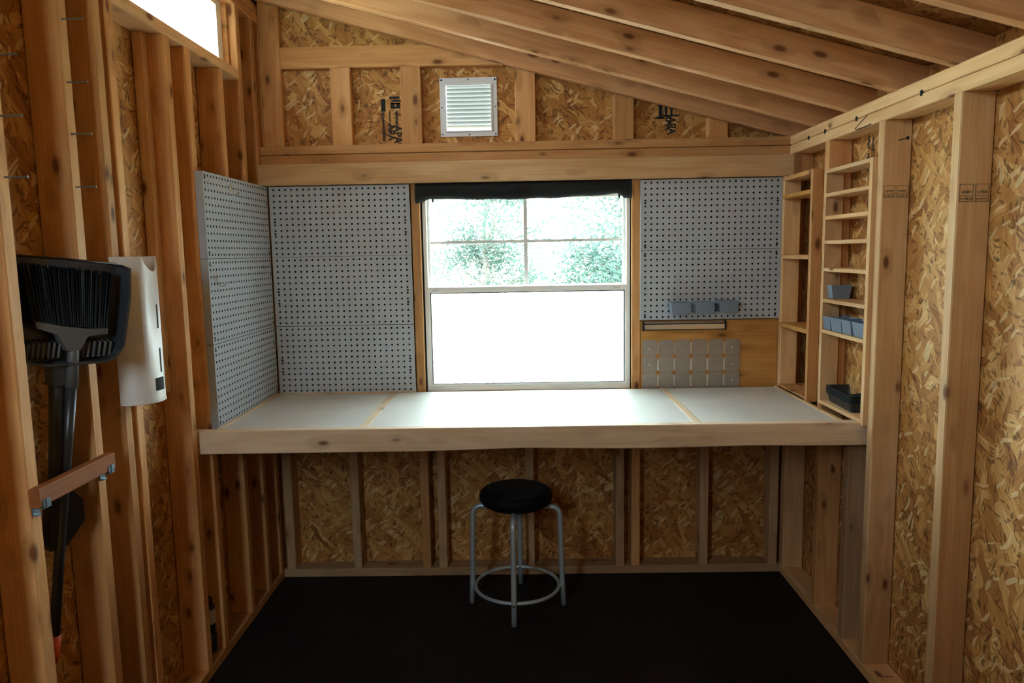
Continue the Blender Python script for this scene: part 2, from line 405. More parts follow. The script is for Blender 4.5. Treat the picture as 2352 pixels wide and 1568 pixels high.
# nogging cut along the slope
ng = [(.0885, 2.243), (1.035, 2.243), (.70, 2.331), (.0885, 2.331)]
nM = axes(Vector((1, 0, 0)), Vector((0, 0, 1)), Vector((0, -1, 0)), (.5, D-.038, 2.287))
link('nogging', prism([(x-.5, z-2.287) for x, z in ng], -.036, 0), m_wood, wb, nM)

# ---- ink stamps on the boards
def stamp(parent, s, size, pos, right, up, mat, bold=.0, sx=1.0, name='grade_stamp'):
    right, up = Vector(right), Vector(up)
    Mw = axes(right, up, right.cross(up), pos) @ Matrix.Diagonal((sx, 1, 1, 1))
    return link(name, text_mesh(s, size, bold), mat, parent, Mw)
def inkbars(parent, rects, pos, right, up, mat):
    V, F = [], []
    for x0, x1, y0, y1 in rects: V, F = add((V, F), prism([(x0, y0), (x1, y0), (x1, y1), (x0, y1)], 0, .0004))
    right, up = Vector(right), Vector(up)
    return link('ink_mark', (V, F), mat, parent, axes(right, up, right.cross(up), pos))
dn, rt = (0, 0, -1), (1, 0, 0)               # lettering running downwards
yb = D-.0008
stamp(wb, 'APA', .052, (.556, yb, 2.006), dn, rt, m_ink, .0012, .78)
stamp(wb, 'APA', .040, (.532, yb, 2.012), dn, rt, m_ink, .0010, .95)
def scrawl(n, L, h, seed):
    r = random.Random(seed); out = []; x = 0
    while x < L:
        w = r.uniform(.0018, .0045); y = r.uniform(0, h*.35); out.append((x, x+w, y, h*r.uniform(.65, 1))); x += w+r.uniform(.0008, .0022)
    return out
inkbars(wb, [(0, .052, 0, .019)], (.505, yb, 2.118), dn, rt, m_ink)
inkbars(wb, [(0, .010, 0, .045), (.014, .022, .012, .05), (.026, .050, .006, .022), (.026, .050, .030, .046), (.026, .032, .006, .046), (.044, .050, .006, .046)], (.541, yb, 2.128), dn, rt, m_ink)
inkbars(wb, scrawl(0, .12, .018, 1), (.503, yb, 2.062), dn, rt, m_ink)
inkbars(wb, scrawl(0, .10, .010, 2), (.536, yb, 2.070), dn, rt, m_ink)
inkbars(wb, scrawl(0, .075, .016, 3), (.562, yb, 2.068), dn, rt, m_ink)
stamp(wb, 'APA', .050, (1.742, yb, 2.018), dn, rt, m_ink, .0012, .80)
stamp(wb, 'APA', .036, (1.732, yb, 2.03), dn, rt, m_ink, .0010, 1.0)
inkbars(wb, [(0, .062, 0, .016), (.052, .062, -.010, .024), (0, .055, .026, .036), (-.01, .05, .050, .060), (.045, .052, .020, .085)], (1.703, yb, 2.072), dn, rt, m_ink)
# right wall sheathing stamp above the narrow shelves, and faded grade stamps on the studs
xr = W+D-.0008
for i, (y, h) in enumerate(((-.512, .026), (-.545, .026))):
    inkbars(wr, scrawl(0, .045, h, 11+i)+[(a+.058, b+.058, c, d) for a, b, c, d in scrawl(0, .06, h, 21+i)], (xr, y, 1.832-.01*i), dn, (0, -1, 0), m_ink)
def gstamp(y, z0, x0, x1, h):
    w = x1-x0; R = []
    for a in (0, w*.52):
        b = a+w*.46
        R += [(a, b, 0, .0022), (a, b, h*.32, h*.32+.0015), (a, b, h-.0015, h), (a, a+.0015, 0, h), (b-.0015, b, 0, h)]
        R += [(a+.004+p, a+.004+q, h*.08+c, h*.08+d) for p, q, c, d in scrawl(0, w*.36, h*.18, int(1000*a)+5)]
        R += [(a+.006+p, a+.006+q, h*.45+c, h*.45+d) for p, q, c, d in scrawl(0, w*.3, h*.22, int(1000*a)+9)]
    inkbars(wr, R, (x0, y, z0), (1, 0, 0), (0, 0, 1), m_fade)
gstamp(-.8205, 1.600, W+.004, W+.084, .038); gstamp(-1.2305, 1.560, W+.005, W+.083, .046)
inkbars(wr, scrawl(0, .034, .008, 31), (W+.028, -.90, .0384), (1, 0, 0), (0, 1, 0), m_ink)
inkbars(wr, scrawl(0, .046, .012, 32), (W+.036, -.955, .0384), (1, 0, 0), (0, 1, 0), m_ink)
# arrow mark on stud and pencilled check on the top plate
tb = tube([(W+.044, -.8203, 1.776), (W+.07, -.8203, 1.782)], .0014, 6); tb = add(tb, boxes([(W+.069, W+.078, -.8206, -.8200, 1.778, 1.788)]))
link('ink_mark', tb, m_ink, wr)
link('ink_mark', tube([(W-.0003, -.700, 1.874), (W-.0003, -.655, 1.860), (W-.0003, -.612, 1.846), (W-.0003, -.622, 1.841), (W-.0003, -.675, 1.8405), (W-.0003, -.73, 1.842)], .0016, 6), m_ink, wr)
for y in (-.20, -.36, -.62, -1.03): link('plate_notch', boxes([(W-.0012, W+.006, y-.006, y+.006, 1.869, 1.885)]), m_gasket_shade, wr)

# ------------------------------------------------------------------ back window
w1 = empty('window_1', (1.124, .06, .845), 'white vinyl double-hung window above the workbench', kind='structure')
def ring(x0, x1, z0, z1, wl_, wr_, wb_, wt_, y0, y1):
    return boxes([(x0, x0+wl_, y0, y1, z0, z1), (x1-wr_, x1, y0, y1, z0, z1), (x0+wl_, x1-wr_, y0, y1, z0, z0+wb_), (x0+wl_, x1-wr_, y0, y1, z1-wt_, z1)])
link('window_frame', ring(.677, 1.571, .846, 1.745, .015, .015, .018, .03, .025, .10), m_vinyl, w1)
link('gasket', ring(.6715, 1.5765, .8452, 1.747, .0053, .0053, .0005, .0015, .02, .09), m_gasket_shade, w1)
link('upper_sash', ring(.6925, 1.5555, 1.292, 1.7145, .010, .010, .016, .03, .068, .092), m_vinyl, w1)
link('lower_sash', ring(.6925, 1.5555, .8645, 1.300, .006, .006, .010, .020, .035, .062), m_vinyl, w1)
link('sash_gasket', ring(.6988, 1.5492, .8748, 1.2798, .0028, .0028, .001, .004, .036, .060), m_gasket_shade, w1)
link('meeting_rail', boxes([(.6925, 1.5555, .028, .0345, 1.282, 1.304)]), m_vinyl, w1)
link('muntin', boxes([(1.113, 1.129, .074, .086, 1.306, 1.69)]), m_muntin, w1)
link('muntin', boxes([(.7028, 1.113, .075, .085, 1.493, 1.505)]), m_muntin, w1); link('muntin', boxes([(1.129, 1.5452, .075, .085, 1.493, 1.505)]), m_muntin, w1)
for x0, x1, z0, z1 in ((.7028, 1.113, 1.308, 1.493), (1.129, 1.5452, 1.308, 1.493), (.7028, 1.113, 1.505, 1.684), (1.129, 1.5452, 1.505, 1.684)):
    link('pane', boxes([(x0, x1, .079, .081, z0, z1)]), m_glass, w1)
link('pane', boxes([(.7018, 1.5462, .047, .049, .876, 1.2756)]), m_glass, w1)
link('insect_screen', boxes([(.6925, 1.5555, .0955, .0965, .8645, 1.2915)]), m_screen, w1)
for x in (.722, 1.512): link('sash_latch', boxes([(x-.014, x+.014, .022, .030, 1.287, 1.296), (x-.004, x+.016, .018, .026, 1.290, 1.294)]), m_wplast, w1)

# clerestory window, left wall
w2 = empty('window_2', (-.07, -.66, 2.184), 'white framed clerestory window high in the left wall', kind='structure')
link('window_frame', boxes([(-.088, -.05, -1.118, -1.085, 2.185, 2.432), (-.088, -.05, -.262, -.216, 2.185, 2.432), (-.088, -.05, -1.085, -.262, 2.185, 2.200), (-.088, -.05, -1.085, -.262, 2.41, 2.432)]), m_vinyl, w2)
link('shim', boxes([(-.086, -.03, -.216, -.2005, 2.185, 2.432)]), m_wood, w2)
link('pane', boxes([(-.072, -.070, -1.085, -.262, 2.2, 2.41)]), m_glass, w2)

w3 = empty('fill_window_left', (-.07, -2.3, 2.184), 'unseen clerestory window added in the left wall for fill light', kind='structure')  # added out of view to bring more daylight into the room
link('window_frame', boxes([(-.088, -.05, -3.518, -3.48, 2.185, 2.432), (-.088, -.05, -2.70, -2.66, 2.2, 2.41), (-.088, -.05, -1.88, -1.842, 2.185, 2.432), (-.088, -.05, -3.48, -1.88, 2.185, 2.2), (-.088, -.05, -3.48, -1.88, 2.41, 2.432)]), m_vinyl, w3)
for a, b in ((-3.48, -2.70), (-2.66, -1.88)): link('pane', boxes([(-.072, -.070, a, b, 2.2, 2.41)]), m_glass, w3)
w4 = empty('fill_window_front', (.19, YF-.02, 1.46), 'narrow front wall window added behind the camera for fill light', kind='structure')  # added behind the camera as a source of frontal fill
link('window_frame', boxes([(.02, .04, YF-.05, YF+.01, 1.46, 2.2), (.34, .36, YF-.05, YF+.01, 1.46, 2.2), (.04, .34, YF-.05, YF+.01, 1.46, 1.48), (.04, .34, YF-.05, YF+.01, 2.18, 2.2)]), m_vinyl, w4)
link('pane', boxes([(.04, .34, YF-.022, YF-.020, 1.48, 2.18)]), m_glass, w4)

# ------------------------------------------------------------------ black blind rolled up over the window
NB = 60; V, F = [], []
for i in range(NB+1):
    u = i/NB; x = .655+u*(1.572-.655)
    if u < .025 or u > .975: bot = 1.664+.012*abs(math.sin(u*170))
    else:
        s = (u-.025)/.95; bot = 1.694-.006*(1-s)-.016*math.sin(math.pi*s)**.7-.0015*math.sin(31*s)
        if u < .06: bot = 1.664+(bot-1.664)*(u-.025)/.035
        if u > .94: bot = 1.664+(bot-1.664)*(.975-u)/.035
    top = 1.7475
    for k in range(9):
        t = k/8; z = top+(bot-top)*t
        y = -.013-.021*math.sin(math.pi*min(1, t*.95+.03))**.6-.0015*math.sin(40*u+5*t)-.0012*math.sin(17*t+9*u)
        V.append((x-1.12, y, z-1.7))
    for k in range(9):
        t = k/8; V.append((x-1.12, -.002, top+(bot-top)*t-1.7))
for i in range(NB):
    a, b = i*18, (i+1)*18
    for k in range(8): F += [(a+k, a+k+1, b+k+1, b+k), (a+9+k, b+9+k, b+10+k, a+10+k)]
    F += [(a+8, a+17, b+17, b+8), (a, b, b+9, a+9)]
for a in (0, NB*18):
    for k in range(8): F.append((a+k, a+9+k, a+10+k, a+k+1))
bl = tag(empty('rolled_blind', (1.12, 0, 1.7)), 'black fabric blind gathered up along the top of the bench window', 'blind')
link('fabric', (V, F), m_fabric, bl, T(1.12, 0, 1.7), True)
for x in (.728, 1.520): link('cord_clip', boxes([(x-.004, x+.004, -.012, -.004, 1.668 if x < 1 else 1.672, 1.70)]), m_black, bl)

# ------------------------------------------------------------------ vent
vt = empty('wall_vent', (.884, D, 2.074), 'square white louvred vent screwed to the gable wall', 'vent')
y0 = D-.006
link('vent_frame', ring(.761, 1.007, 1.953, 2.199, .026, .026, .024, .024, y0, D-.0005), m_ventm, vt)
link('vent_flange', ring(.782, .986, 1.972, 2.173, .006, .006, .006, .006, y0-.004, y0), m_ventm, vt)
for i in range(11):
    z = 1.985+.0172*i
    V, F = [], []
    for x in (.788, .980):
        for (yy, zz) in ((y0+.001, z+.0135), (y0+.0035, z+.015), (y0+.024, z+.0015), (y0+.0215, z)): V.append((x, yy, zz))
    F = [(0, 1, 2, 3), (7, 6, 5, 4)]+[(k, 4+k, 4+(k+1) % 4, (k+1) % 4) for k in range(4)]
    link('louvre', (V, F), m_louvre, vt)
for x, z, r in ((.769, 2.190, .0042), (.999, 2.190, .0042), (.884, 2.191, .0028), (.769, 1.962, .0028), (.999, 1.962, .0032), (.884, 1.961, .0032), (.768, 2.076, .0026), (.9995, 2.076, .0028)):
    link('screw', lathe([(r, 0), (r, .001), (r*.6, .0022)], 10), m_pegscrew, vt, axes(Vector((1, 0, 0)), Vector((0, 0, 1)), Vector((0, -1, 0)), (x, y0, z)))

# ------------------------------------------------------------------ workbench
ZB = .852
wbn = empty('workbench', (W/2, -.38, .79), 'built-in timber workbench with light grey top under the window', 'workbench')
def wane(p):
    x, y, z = p
    if z < 0: z += .007*max(0, 1-abs((x+.02)/.35))**1.2+.0035*math.exp(-((x-.75)/.16)**2)
    return (x, y, z)
V, F = cbox(2.40, .038, .080, .003, 48, wane)
link('front_beam', (V, F), m_beam, wbn, T(1.12, -.745, .8265))
board('side_beam', wbn, .0, .038, -.725, -.002, .80, .838); board('side_beam', wbn, 2.202, 2.24, -.725, -.002, .80, .838)
for x0, x1 in ((.034, .522), (.552, 1.690), (1.722, 2.206)):
    link('bench_panel', cbox(x1-x0, .700, .012, .001), m_panel, wbn, T((x0+x1)/2, -.374, ZB-.006))
for x in (.537, 1.706): board('panel_strip', wbn, x-.0145, x+.0145, -.724, -.022, ZB-.013, ZB+.001, m_beam, ch=.001)
board('panel_strip', wbn, .0265, .040, -.724, -.022, ZB-.012, ZB+.006, m_beam, ch=.001)
board('panel_strip', wbn, .040, .63, -.024, -.0205, ZB, ZB+.004, m_pale, ch=.0005)
board('panel_strip', wbn, 2.188, 2.203, -.724, -.022, ZB-.012, ZB+.004, m_pale, ch=.001)

# ------------------------------------------------------------------ pegboards with real holes
def peg_mesh(w, h, t, nc, nr, p=.0253, pv=.0247, r=.0044, dep=.004):
    V, F, ix = [], [], {}
    def v(x, y, z):
        k = (round(x*1e5), round(y*1e5), round(z*1e5))
        if k not in ix: ix[k] = len(V); V.append((x, y, z))
        return ix[k]
    gx, gy = nc*p/2, nr*pv/2; h2 = p/2; hv_ = pv/2
    sq = [(1, 0), (1, 1), (0, 1), (-1, 1), (-1, 0), (-1, -1), (0, -1), (1, -1)]
    for i in range(nc):
        for j in range(nr):
            cx, cy = -gx+p*(i+.5), -gy+pv*(j+.5)
            S_ = [v(cx+a*h2, cy+b*hv_, t) for a, b in sq]
            C_ = [v(cx+r*math.cos(k*math.pi/4), cy+r*math.sin(k*math.pi/4), t) for k in range(8)]
            B_ = [v(cx+r*math.cos(k*math.pi/4), cy+r*math.sin(k*math.pi/4), t-dep) for k in range(8)]
            for k in range(8):
                q = (k+1) % 8; F.append((C_[k], S_[k], S_[q], C_[q])); F.append((C_[k], C_[q], B_[q], B_[k]))
    W2, H2 = w/2, h/2
    xs = [-gx+h2*k for k in range(2*nc+1)]; ys = [-gy+hv_*k for k in range(2*nr+1)]
    for k in range(2*nc):
        F.append((v(xs[k], -H2, t), v(xs[k+1], -H2, t), v(xs[k+1], -gy, t), v(xs[k], -gy, t)))
        F.append((v(xs[k], gy, t), v(xs[k+1], gy, t), v(xs[k+1], H2, t), v(xs[k], H2, t)))
    for s in (-1, 1):
        a, b = (-W2, -gx) if s < 0 else (gx, W2)
        yy = [-H2]+ys+[H2]
        for k in range(len(yy)-1): F.append((v(a, yy[k], t), v(b, yy[k], t), v(b, yy[k+1], t), v(a, yy[k+1], t)))
    ob = len(V); V += [(-W2, -H2, 0), (W2, -H2, 0), (W2, H2, 0), (-W2, H2, 0), (-W2, -H2, t), (W2, -H2, t), (W2, H2, t), (-W2, H2, t)]
    F += [(ob+k, ob+(k+1) % 4, ob+4+(k+1) % 4, ob+4+k) for k in range(4)]
    nf = len(F); F.append((ob+3, ob+2, ob+1, ob)); F.append(tuple(range(len(V), len(V)+4)))   # dark back and inner sheet paint the shade seen through the holes
    V += [(-W2+.001, -H2+.001, t-dep-.004), (W2-.001, -H2+.001, t-dep-.004), (W2-.001, H2-.001, t-dep-.004), (-W2+.001, H2-.001, t-dep-.004)]
    m = bpy.data.meshes.new('pegboard'); m.from_pydata(V, [], F); m.update(); m.materials.append(m_peg); m.materials.append(m_gasket_shade)
    for q in range(nf, nf+2): m.polygons[q].material_index = 1
    for q in (nf-4, nf-2): m.polygons[q].material_index = 1  # top and bottom edges dark: shade of the seams painted in
    for q in range(nc*nr*8): m.polygons[2*q+1].material_index = 1      # hole walls, darkened with painted shade
    return m
scr = bpy.data.meshes.new('screw'); scr.from_pydata(*[lathe([(.0048, 0), (.0048, .0008), (.003, .002)], 10)[0], [], lathe([(.0048, 0), (.0048, .0008), (.003, .002)], 10)[1]]); scr.materials.append(m_pegscrew)
PH = .2962
pm_b = peg_mesh(.596, PH, .0195, 23, 12, .0253, .0246); pm_l = peg_mesh(.640, PH, .026, 25, 12, .0253, .0246)
def pegboard(mesh, Mw, label, group, screws):
    o = link('pegboard', mesh, None, None, Mw); tag(o, label, 'pegboard', group)
    for a, b in screws: link('screw', scr, None, o, Mw @ T(a, b, .0195 if mesh is pm_b else .026))
    return o
Xb, Zu, Yn = Vector((1, 0, 0)), Vector((0, 0, 1)), Vector((0, -1, 0))
zc = [ZB+PH/2+.0005+k*(PH+.0016) for k in range(3)]
p = .0254
sA = [(-11*p, 0), (11*p, 0), (-11*p, -2*p), (11*p, -2*p)]; sL = [(-12*p, 5*p), (-12*p, -5*p), (12*p, 3*p), (12*p, -5*p)]
for k, nm in enumerate(('bottom', 'middle', 'top')):
    pegboard(pm_b, axes(Xb, Zu, Yn, (.3305, 0, zc[k])), '%s grey pegboard of the three on the back wall left of the window' % nm, 'back wall pegboards', sA)
for k, nm in ((1, 'lower'), (2, 'upper')):
    pegboard(pm_b, axes(Xb, Zu, Yn, (1.9075, 0, zc[k])), '%s grey pegboard of the two right of the window' % nm, 'back wall pegboards',
             [(-11*p, 5*p if k == 1 else 2*p), (11*p, 5*p if k == 1 else 2*p), (-11*p, -5*p), (11*p, -5*p)])
for k, nm in enumerate(('bottom', 'middle', 'top')):
    pegboard(pm_l, axes(Vector((0, 1, 0)), Zu, Vector((1, 0, 0)), (0, -.3445, zc[k])), '%s grey pegboard of the three on the left wall' % nm, 'left wall pegboards', sL)
# hooks left in the left-wall pegboards
def hook(y, z, label):
    pts = [(.020, 0, .0), (.031, 0, .0), (.0325, 0, -.004), (.033, 0, -.030), (.036, 0, -.036), (.045, 0.0, -.037), (.056, 0, -.033), (.060, 0, -.026)]
    h = link('pegboard_hook', tube(pts, .0024, 8), m_chrome, None, T(0, y, z), True); tag(h, label, 'hook', 'pegboard hooks')
hook(-.435, 1.716, 'small bright steel hook in the top pegboard of the left wall')
hook(-.603, 1.388, 'small bright steel hook in the middle pegboard of the left wall')

# ------------------------------------------------------------------ tool area right of the window
mb = empty('magnetic_tool_bar', (1.797, -.006, 1.124), 'long magnetic tool bar with black edges under the pegboards', 'tool bar')
link('steel_face', boxes([(1.626, 1.969, -.030, -.008, 1.110, 1.131)]), m_barsteel, mb)
link('black_edge', boxes([(1.624, 1.971, -.0305, -.006, 1.1312, 1.1345)]), m_black, mb); link('black_edge', boxes([(1.624, 1.971, -.0305, -.006, 1.1065, 1.1098)]), m_black, mb)
link('top_face', boxes([(1.626, 1.969, -.022, -.006, 1.1346, 1.1425)]), m_steel, mb)
for x0, x1 in ((1.6185, 1.6238), (1.9712, 1.9765)): link('end_cap', boxes([(x0, x1, -.032, -.006, 1.1045, 1.1445)]), m_black, mb)
for r, nm in enumerate(('top', 'middle', 'bottom')):
    z1 = 1.062-.0722*r; z0 = z1-.0708
    st = empty('steel_strip', (1.8315, -.006, (z0+z1)/2), '%s of three steel strips of square plates on the pine backboard' % nm, 'steel strip', 'steel plate strips')
    for i in range(6):
        x0 = 1.6195+i*.0716; x1 = x0+.0648; c = .011; pl = []
        for cx, cz, a0 in ((x1-c, z1-c, 0), (x0+c, z1-c, 1), (x0+c, z0+c, 2), (x1-c, z0+c, 3)):
            for q in range(4): a = (a0+q/3)*math.pi/2; pl.append((cx+c*math.cos(a), cz+c*math.sin(a)))
        link('plate', prism([(a-(x0+x1)/2, b-(z0+z1)/2) for a, b in pl], 0, .003), m_steel, st, axes(Xb, Zu, Yn, ((x0+x1)/2, -.0065, (z0+z1)/2)))
        if i < 5:
            xr_ = x1+.0034
            link('ridge', boxes([(xr_-.0033, xr_+.0033, -.0085, -.0062, z0+.010, z1-.010), (xr_-.0012, xr_+.0012, -.0108, -.0085, z0+.011, z1-.011)]), m_chrome, st)
    for x in (1.6515, 2.010): link('screw', lathe([(.0052, 0), (.005, .0015), (.003, .0024)], 12), m_chrome, st, axes(Xb, Zu, Yn, (x, -.0095, (z0+z1)/2)))

# ------------------------------------------------------------------ grey bins
def bin_mesh(wt=.084, wb_=.072, dt=.074, db=.058, h=.050, t=.0016):
    def rc(w, d, z): return [(-w/2, -d/2, z), (w/2, -d/2, z), (w/2, d/2, z), (-w/2, d/2, z)]
    V = rc(wb_, db, 0)+rc(wt, dt, h)+rc(wt-2*t, dt-2*t, h)+rc(wb_-2*t, db-2*t, t)
    # small rim lip
    F = [(3, 2, 1, 0)]+[(k, (k+1) % 4, 4+(k+1) % 4, 4+k) for k in range(4)]+[(4+k, 4+(k+1) % 4, 8+(k+1) % 4, 8+k) for k in range(4)]
    F += [(8+k, 8+(k+1) % 4, 12+(k+1) % 4, 12+k) for k in range(4)]+[(12, 13, 14, 15)]
    m = bpy.data.meshes.new('plastic_bin'); m.from_pydata(V, [], F); m.update(); m.materials.append(m_bin); return m
bmh = bin_mesh()
b0 = link('plastic_bin', bmh, None); first = [True]
def put_bin(x, y, z, rot, label, group):
    o = b0 if first[0] else b0.copy()
    if not first[0]: COL.objects.link(o)
    first[0] = False
    o.location = (x, y, z); o.rotation_euler = (0, 0, rot); tag(o, label, 'bin', group)
for x, z, nm in ((1.769, 1.179, 'leftmost'), (1.868, 1.180, 'middle'), (1.969, 1.184, 'rightmost')):
    put_bin(x, -.0575, z, 0, '%s of three small grey plastic bins hung on the pegboard' % nm, 'bins on the pegboard')
put_bin(W+.036, -.433, 1.2595, math.pi/2-.06, 'single small grey plastic bin alone on a narrow shelf', 'bins on the narrow shelves')
for y, r, nm in ((-.4425, .0, 'first from the window'), (-.530, .05, 'second from the window'), (-.6185, -.03, 'third from the window'), (-.7075, .02, 'fourth and nearest')):
    put_bin(W+.025, y, 1.1445, math.pi/2+r, 'grey bin in the row of four on a narrow shelf, %s' % nm, 'bins on the narrow shelves')

# ------------------------------------------------------------------ narrow shelves on the right wall
XB = W+D-.003
s1 = empty('wall_shelf', (W, -.2, ZB), 'narrow open shelf rack in the corner beside the right pegboards', 'shelf', 'narrow wall shelves')
board('upright', s1, W-.040, W, -.361, -.338, ZB+.001, 1.742, m_wood, ch=.001)
board('side_ledge', s1, W-.04, W-.026, -.337, -.040, ZB+.001, ZB+.010, m_wood, ch=.001)
for zt in (1.742, 1.668, 1.420, 1.133, .868): board('shelf_board', s1, W-.040, XB, -.3375, -.0395, zt-.016, zt, m_pine if zt in (1.133, 1.668) else m_wood, ch=.001)
s2 = empty('wall_shelf', (W, -.59, ZB), 'taller narrow rack of eight shelves fixed between two right wall studs', 'shelf', 'narrow wall shelves')
XF = W-.014
board('upright', s2, XF, W+.05, -.421, -.4005, .857, 1.731, m_pale, ch=.001); board('upright', s2, XF, W+.05, -.7815, -.760, .857, 1.731, m_pale, ch=.001)
for zt in (1.731, 1.645, 1.5625, 1.4735, 1.373, 1.2585, 1.1435, .874): board('shelf_board', s2, XF, W+.082, -.7595, -.4215, zt-.0135, zt, m_pale, ch=.001)

# nested black trays on the lowest shelf
def tray_mesh():
    L, Wd, h, t, tp = .240, .100, .034, .0007, .011
    def rr(l, w, z, c=.012):
        o = []
        for sx, sy, a0 in ((1, 1, 0), (-1, 1, 1), (-1, -1, 2), (1, -1, 3)):
            for q in range(4): a = (a0+q/3)*math.pi/2; o.append((sx*(l/2-c)+c*math.cos(a), sy*(w/2-c)+c*math.sin(a), z))
        return o
    R = [rr(L-2*tp, Wd-2*tp, 0), rr(L-.008, Wd-.008, h-.002), rr(L, Wd, h-.002), rr(L, Wd, h), rr(L-.009-2*t, Wd-.009-2*t, h), rr(L-2*tp-2*t, Wd-2*tp-2*t, t)]
    V = sum(R, []); n = 16; F = [tuple(range(n-1, -1, -1))]
    for i in range(5): F += [(i*n+k, i*n+(k+1) % n, (i+1)*n+(k+1) % n, (i+1)*n+k) for k in range(n)]
    F.append(tuple(range(5*n, 6*n)))
    m = bpy.data.meshes.new('tray'); m.from_pydata(V, [], F); m.update(); m.materials.append(m_tray); return m
tm = tray_mesh()
for i, nm in enumerate(('lowest', 'second lowest', 'middle', 'second highest', 'topmost')):
    o = link('loaf_tray', tm, None, None, T(W+.046, -.552, .8745+.0062*i) @ Matrix.Rotation(math.pi/2-.05+.004*(i % 2), 4, 'Z'))
    tag(o, '%s of five dark metal trays nested on the lowest narrow shelf' % nm, 'tray', 'nested dark trays')

# ------------------------------------------------------------------ stool
so = empty('stool', (1.063, -.292, 0), 'low round stool with black padded seat and silver tube legs', 'stool')
SM = T(1.063, -.292, 0)
link('seat', lathe([(.02, .4405), (.125, .441), (.139, .446), (.1465, .458), (.148, .472), (.145, .486), (.134, .497), (.112, .5035), (.07, .507), (.02, .5085)], 48), m_seat, so, SM, True)
link('seat_plate', lathe([(.10, .432), (.118, .433), (.118, .4402), (.10, .4403)], 32), m_black, so, SM)
link('foot_ring', torus(.1715, .0075, 56, 10), m_stool, so, SM @ T(0, 0, .092), True)
for ang in (-93.7, 176.5, -5.0, 86.2):
    a = math.radians(ang); d = Vector((math.cos(a), math.sin(a), 0))
    pts = [d*.05+Vector((0, 0, .428)), d*.10+Vector((0, 0, .428)), d*.142+Vector((0, 0, .427))]
    for q in range(1, 7):
        b = q/6*math.radians(86); pts.append(d*(.142+.036*math.sin(b))+Vector((0, 0, .427-.036*(1-math.cos(b)))))
    pts += [d*.1815+Vector((0, 0, .25)), d*.1845+Vector((0, 0, .12)), d*.1905+Vector((0, 0, .010))]
    lg = link('leg', tube(pts, .0112, 12), m_stool, so, SM, True)
    link('foot_cap', tube([d*.1905+Vector((0, 0, .0102)), d*.191+Vector((0, 0, .0005))], .0116, 12), m_black, lg, SM)
    link('bolt', tube([d*.1965+Vector((0, 0, .092)), d*.2005+Vector((0, 0, .092))], [.006, .004], 10), m_chrome, lg, SM)
    link('bolt', tube([d*.1635+Vector((0, 0, .092)), d*.1605+Vector((0, 0, .092))], [.005, .003], 10), m_chrome, lg, SM)

# ------------------------------------------------------------------ broom and dustpan on the left wall
bA = Vector((.075, .030, .99)).normalized(); cA = Vector((.85, -.53, 0)); cA = (cA-bA*cA.dot(bA)).normalized(); aA = bA.cross(cA)
BM = axes(aA, bA, cA, Vector((.010, -1.436, 1.206))-aA*.012)
dp = empty('dustpan', BM, 'dark grey long-handled dustpan hanging upside down from the left wall', 'dustpan')
# pan: outline in (a, b), open at the top and to the front
def outline(s=0.0):
    pts = [(-.128+s, .252), (-.134+s, .15), (-.128+s, .055)]
    for q in range(1, 6): a = math.pi+q/6*math.pi/2; pts.append((-.078+(.050-s)*math.cos(a), .048+(.050-s)*math.sin(a)))
    pts += [(-.07, -.004+s), (.06, -.004+s)]
    for q in range(1, 6): a = -math.pi/2+q/6*math.pi/2; pts.append((.064+(.060-s)*math.cos(a), .056+(.060-s)*math.sin(a)))
    pts += [(.127-s, .070), (.137-s, .16), (.136-s, .232), (.122-s*.3, .240)]
    return pts
o1, o2 = [[(a*.98, b) for a, b in outline(q)] for q in (0, .006)]; n = len(o1); V = []; F = []
back, frt = -.024, .030
for pt in o1: V.append((pt[0]*.97, pt[1], back))
for i, pt in enumerate(o1): V.append((pt[0], pt[1], frt-(0 if 0 < i < n-1 else .02)))
for i, pt in enumerate(o2): V.append((pt[0], pt[1], frt-(0 if 0 < i < n-1 else .02)))
for pt in o2: V.append((pt[0]*.96, pt[1], back+.004))
for i in range(n-1):
    F += [(i, i+1, n+i+1, n+i), (n+i, n+i+1, 2*n+i+1, 2*n+i), (2*n+i, 2*n+i+1, 3*n+i+1, 3*n+i)]
F += [tuple(range(n-1, -1, -1)), tuple(range(3*n, 4*n)), (0, n, 2*n, 3*n), (n-1, 4*n-1, 3*n-1, 2*n-1), (0, 3*n, 4*n-1, n-1)]
pan = link('pan', (V, F), m_dgrey, dp, BM)
for side, (x0, x1) in ((-1, (-.100, -.030)), (1, (.012, .092))):
    for i in range(7):
        x = x0+(x1-x0)*i/6; b0_ = .010 if side < 0 else .008
        link('comb_tooth', tube([(x, b0_, -.019), (x+.001, b0_+.004, .006), (x+.004, b0_+.040-abs(i-3)*.001, .008), (x+.005, b0_+.044, -.019)], .0032, 6), m_mgrey, pan, BM)
link('lip', tube([(-.126, .250, back+.002), (0, .247, back+.003), (.124, .240, back+.002)], .0032, 8), m_black, dp, BM, True)
link('handle', tube([(-.022, .004, -.012), (-.024, -.12, -.012), (-.026, -.30, -.012), (-.028, -.42, -.013)], [.019, .0165, .0155, .015], 12), m_handle, dp, BM, True)
link('handle_socket', boxes([(-.042, -.002, -.055, .004, -.030, .012)]), m_dgrey, dp, BM)
link('grip', prism([(-.046, -.30), (-.012, -.30), (.030, -.345), (.036, -.40), (-.006, -.455), (-.046, -.46)], -.032, .006), m_black, dp, BM)
br = empty('broom', BM, 'black-bristled broom clipped into the dustpan on the left wall', 'broom')
hv, hf = [], []
top = [(-.093+.186*i/10, .098-.012*math.sin(math.pi*i/10)*0-.0 -.010*(i/10)) for i in range(11)]
pl = [(-.088, .102), (-.03, .090), (.03, .082), (.078, .082), (.078, .068), (.030, .064), (.012, .030), (-.018, .030), (-.040, .070), (-.086, .086)]
head = link('broom_head', prism(pl, .002, .026), m_mgrey, br, BM)
V, F = [], []
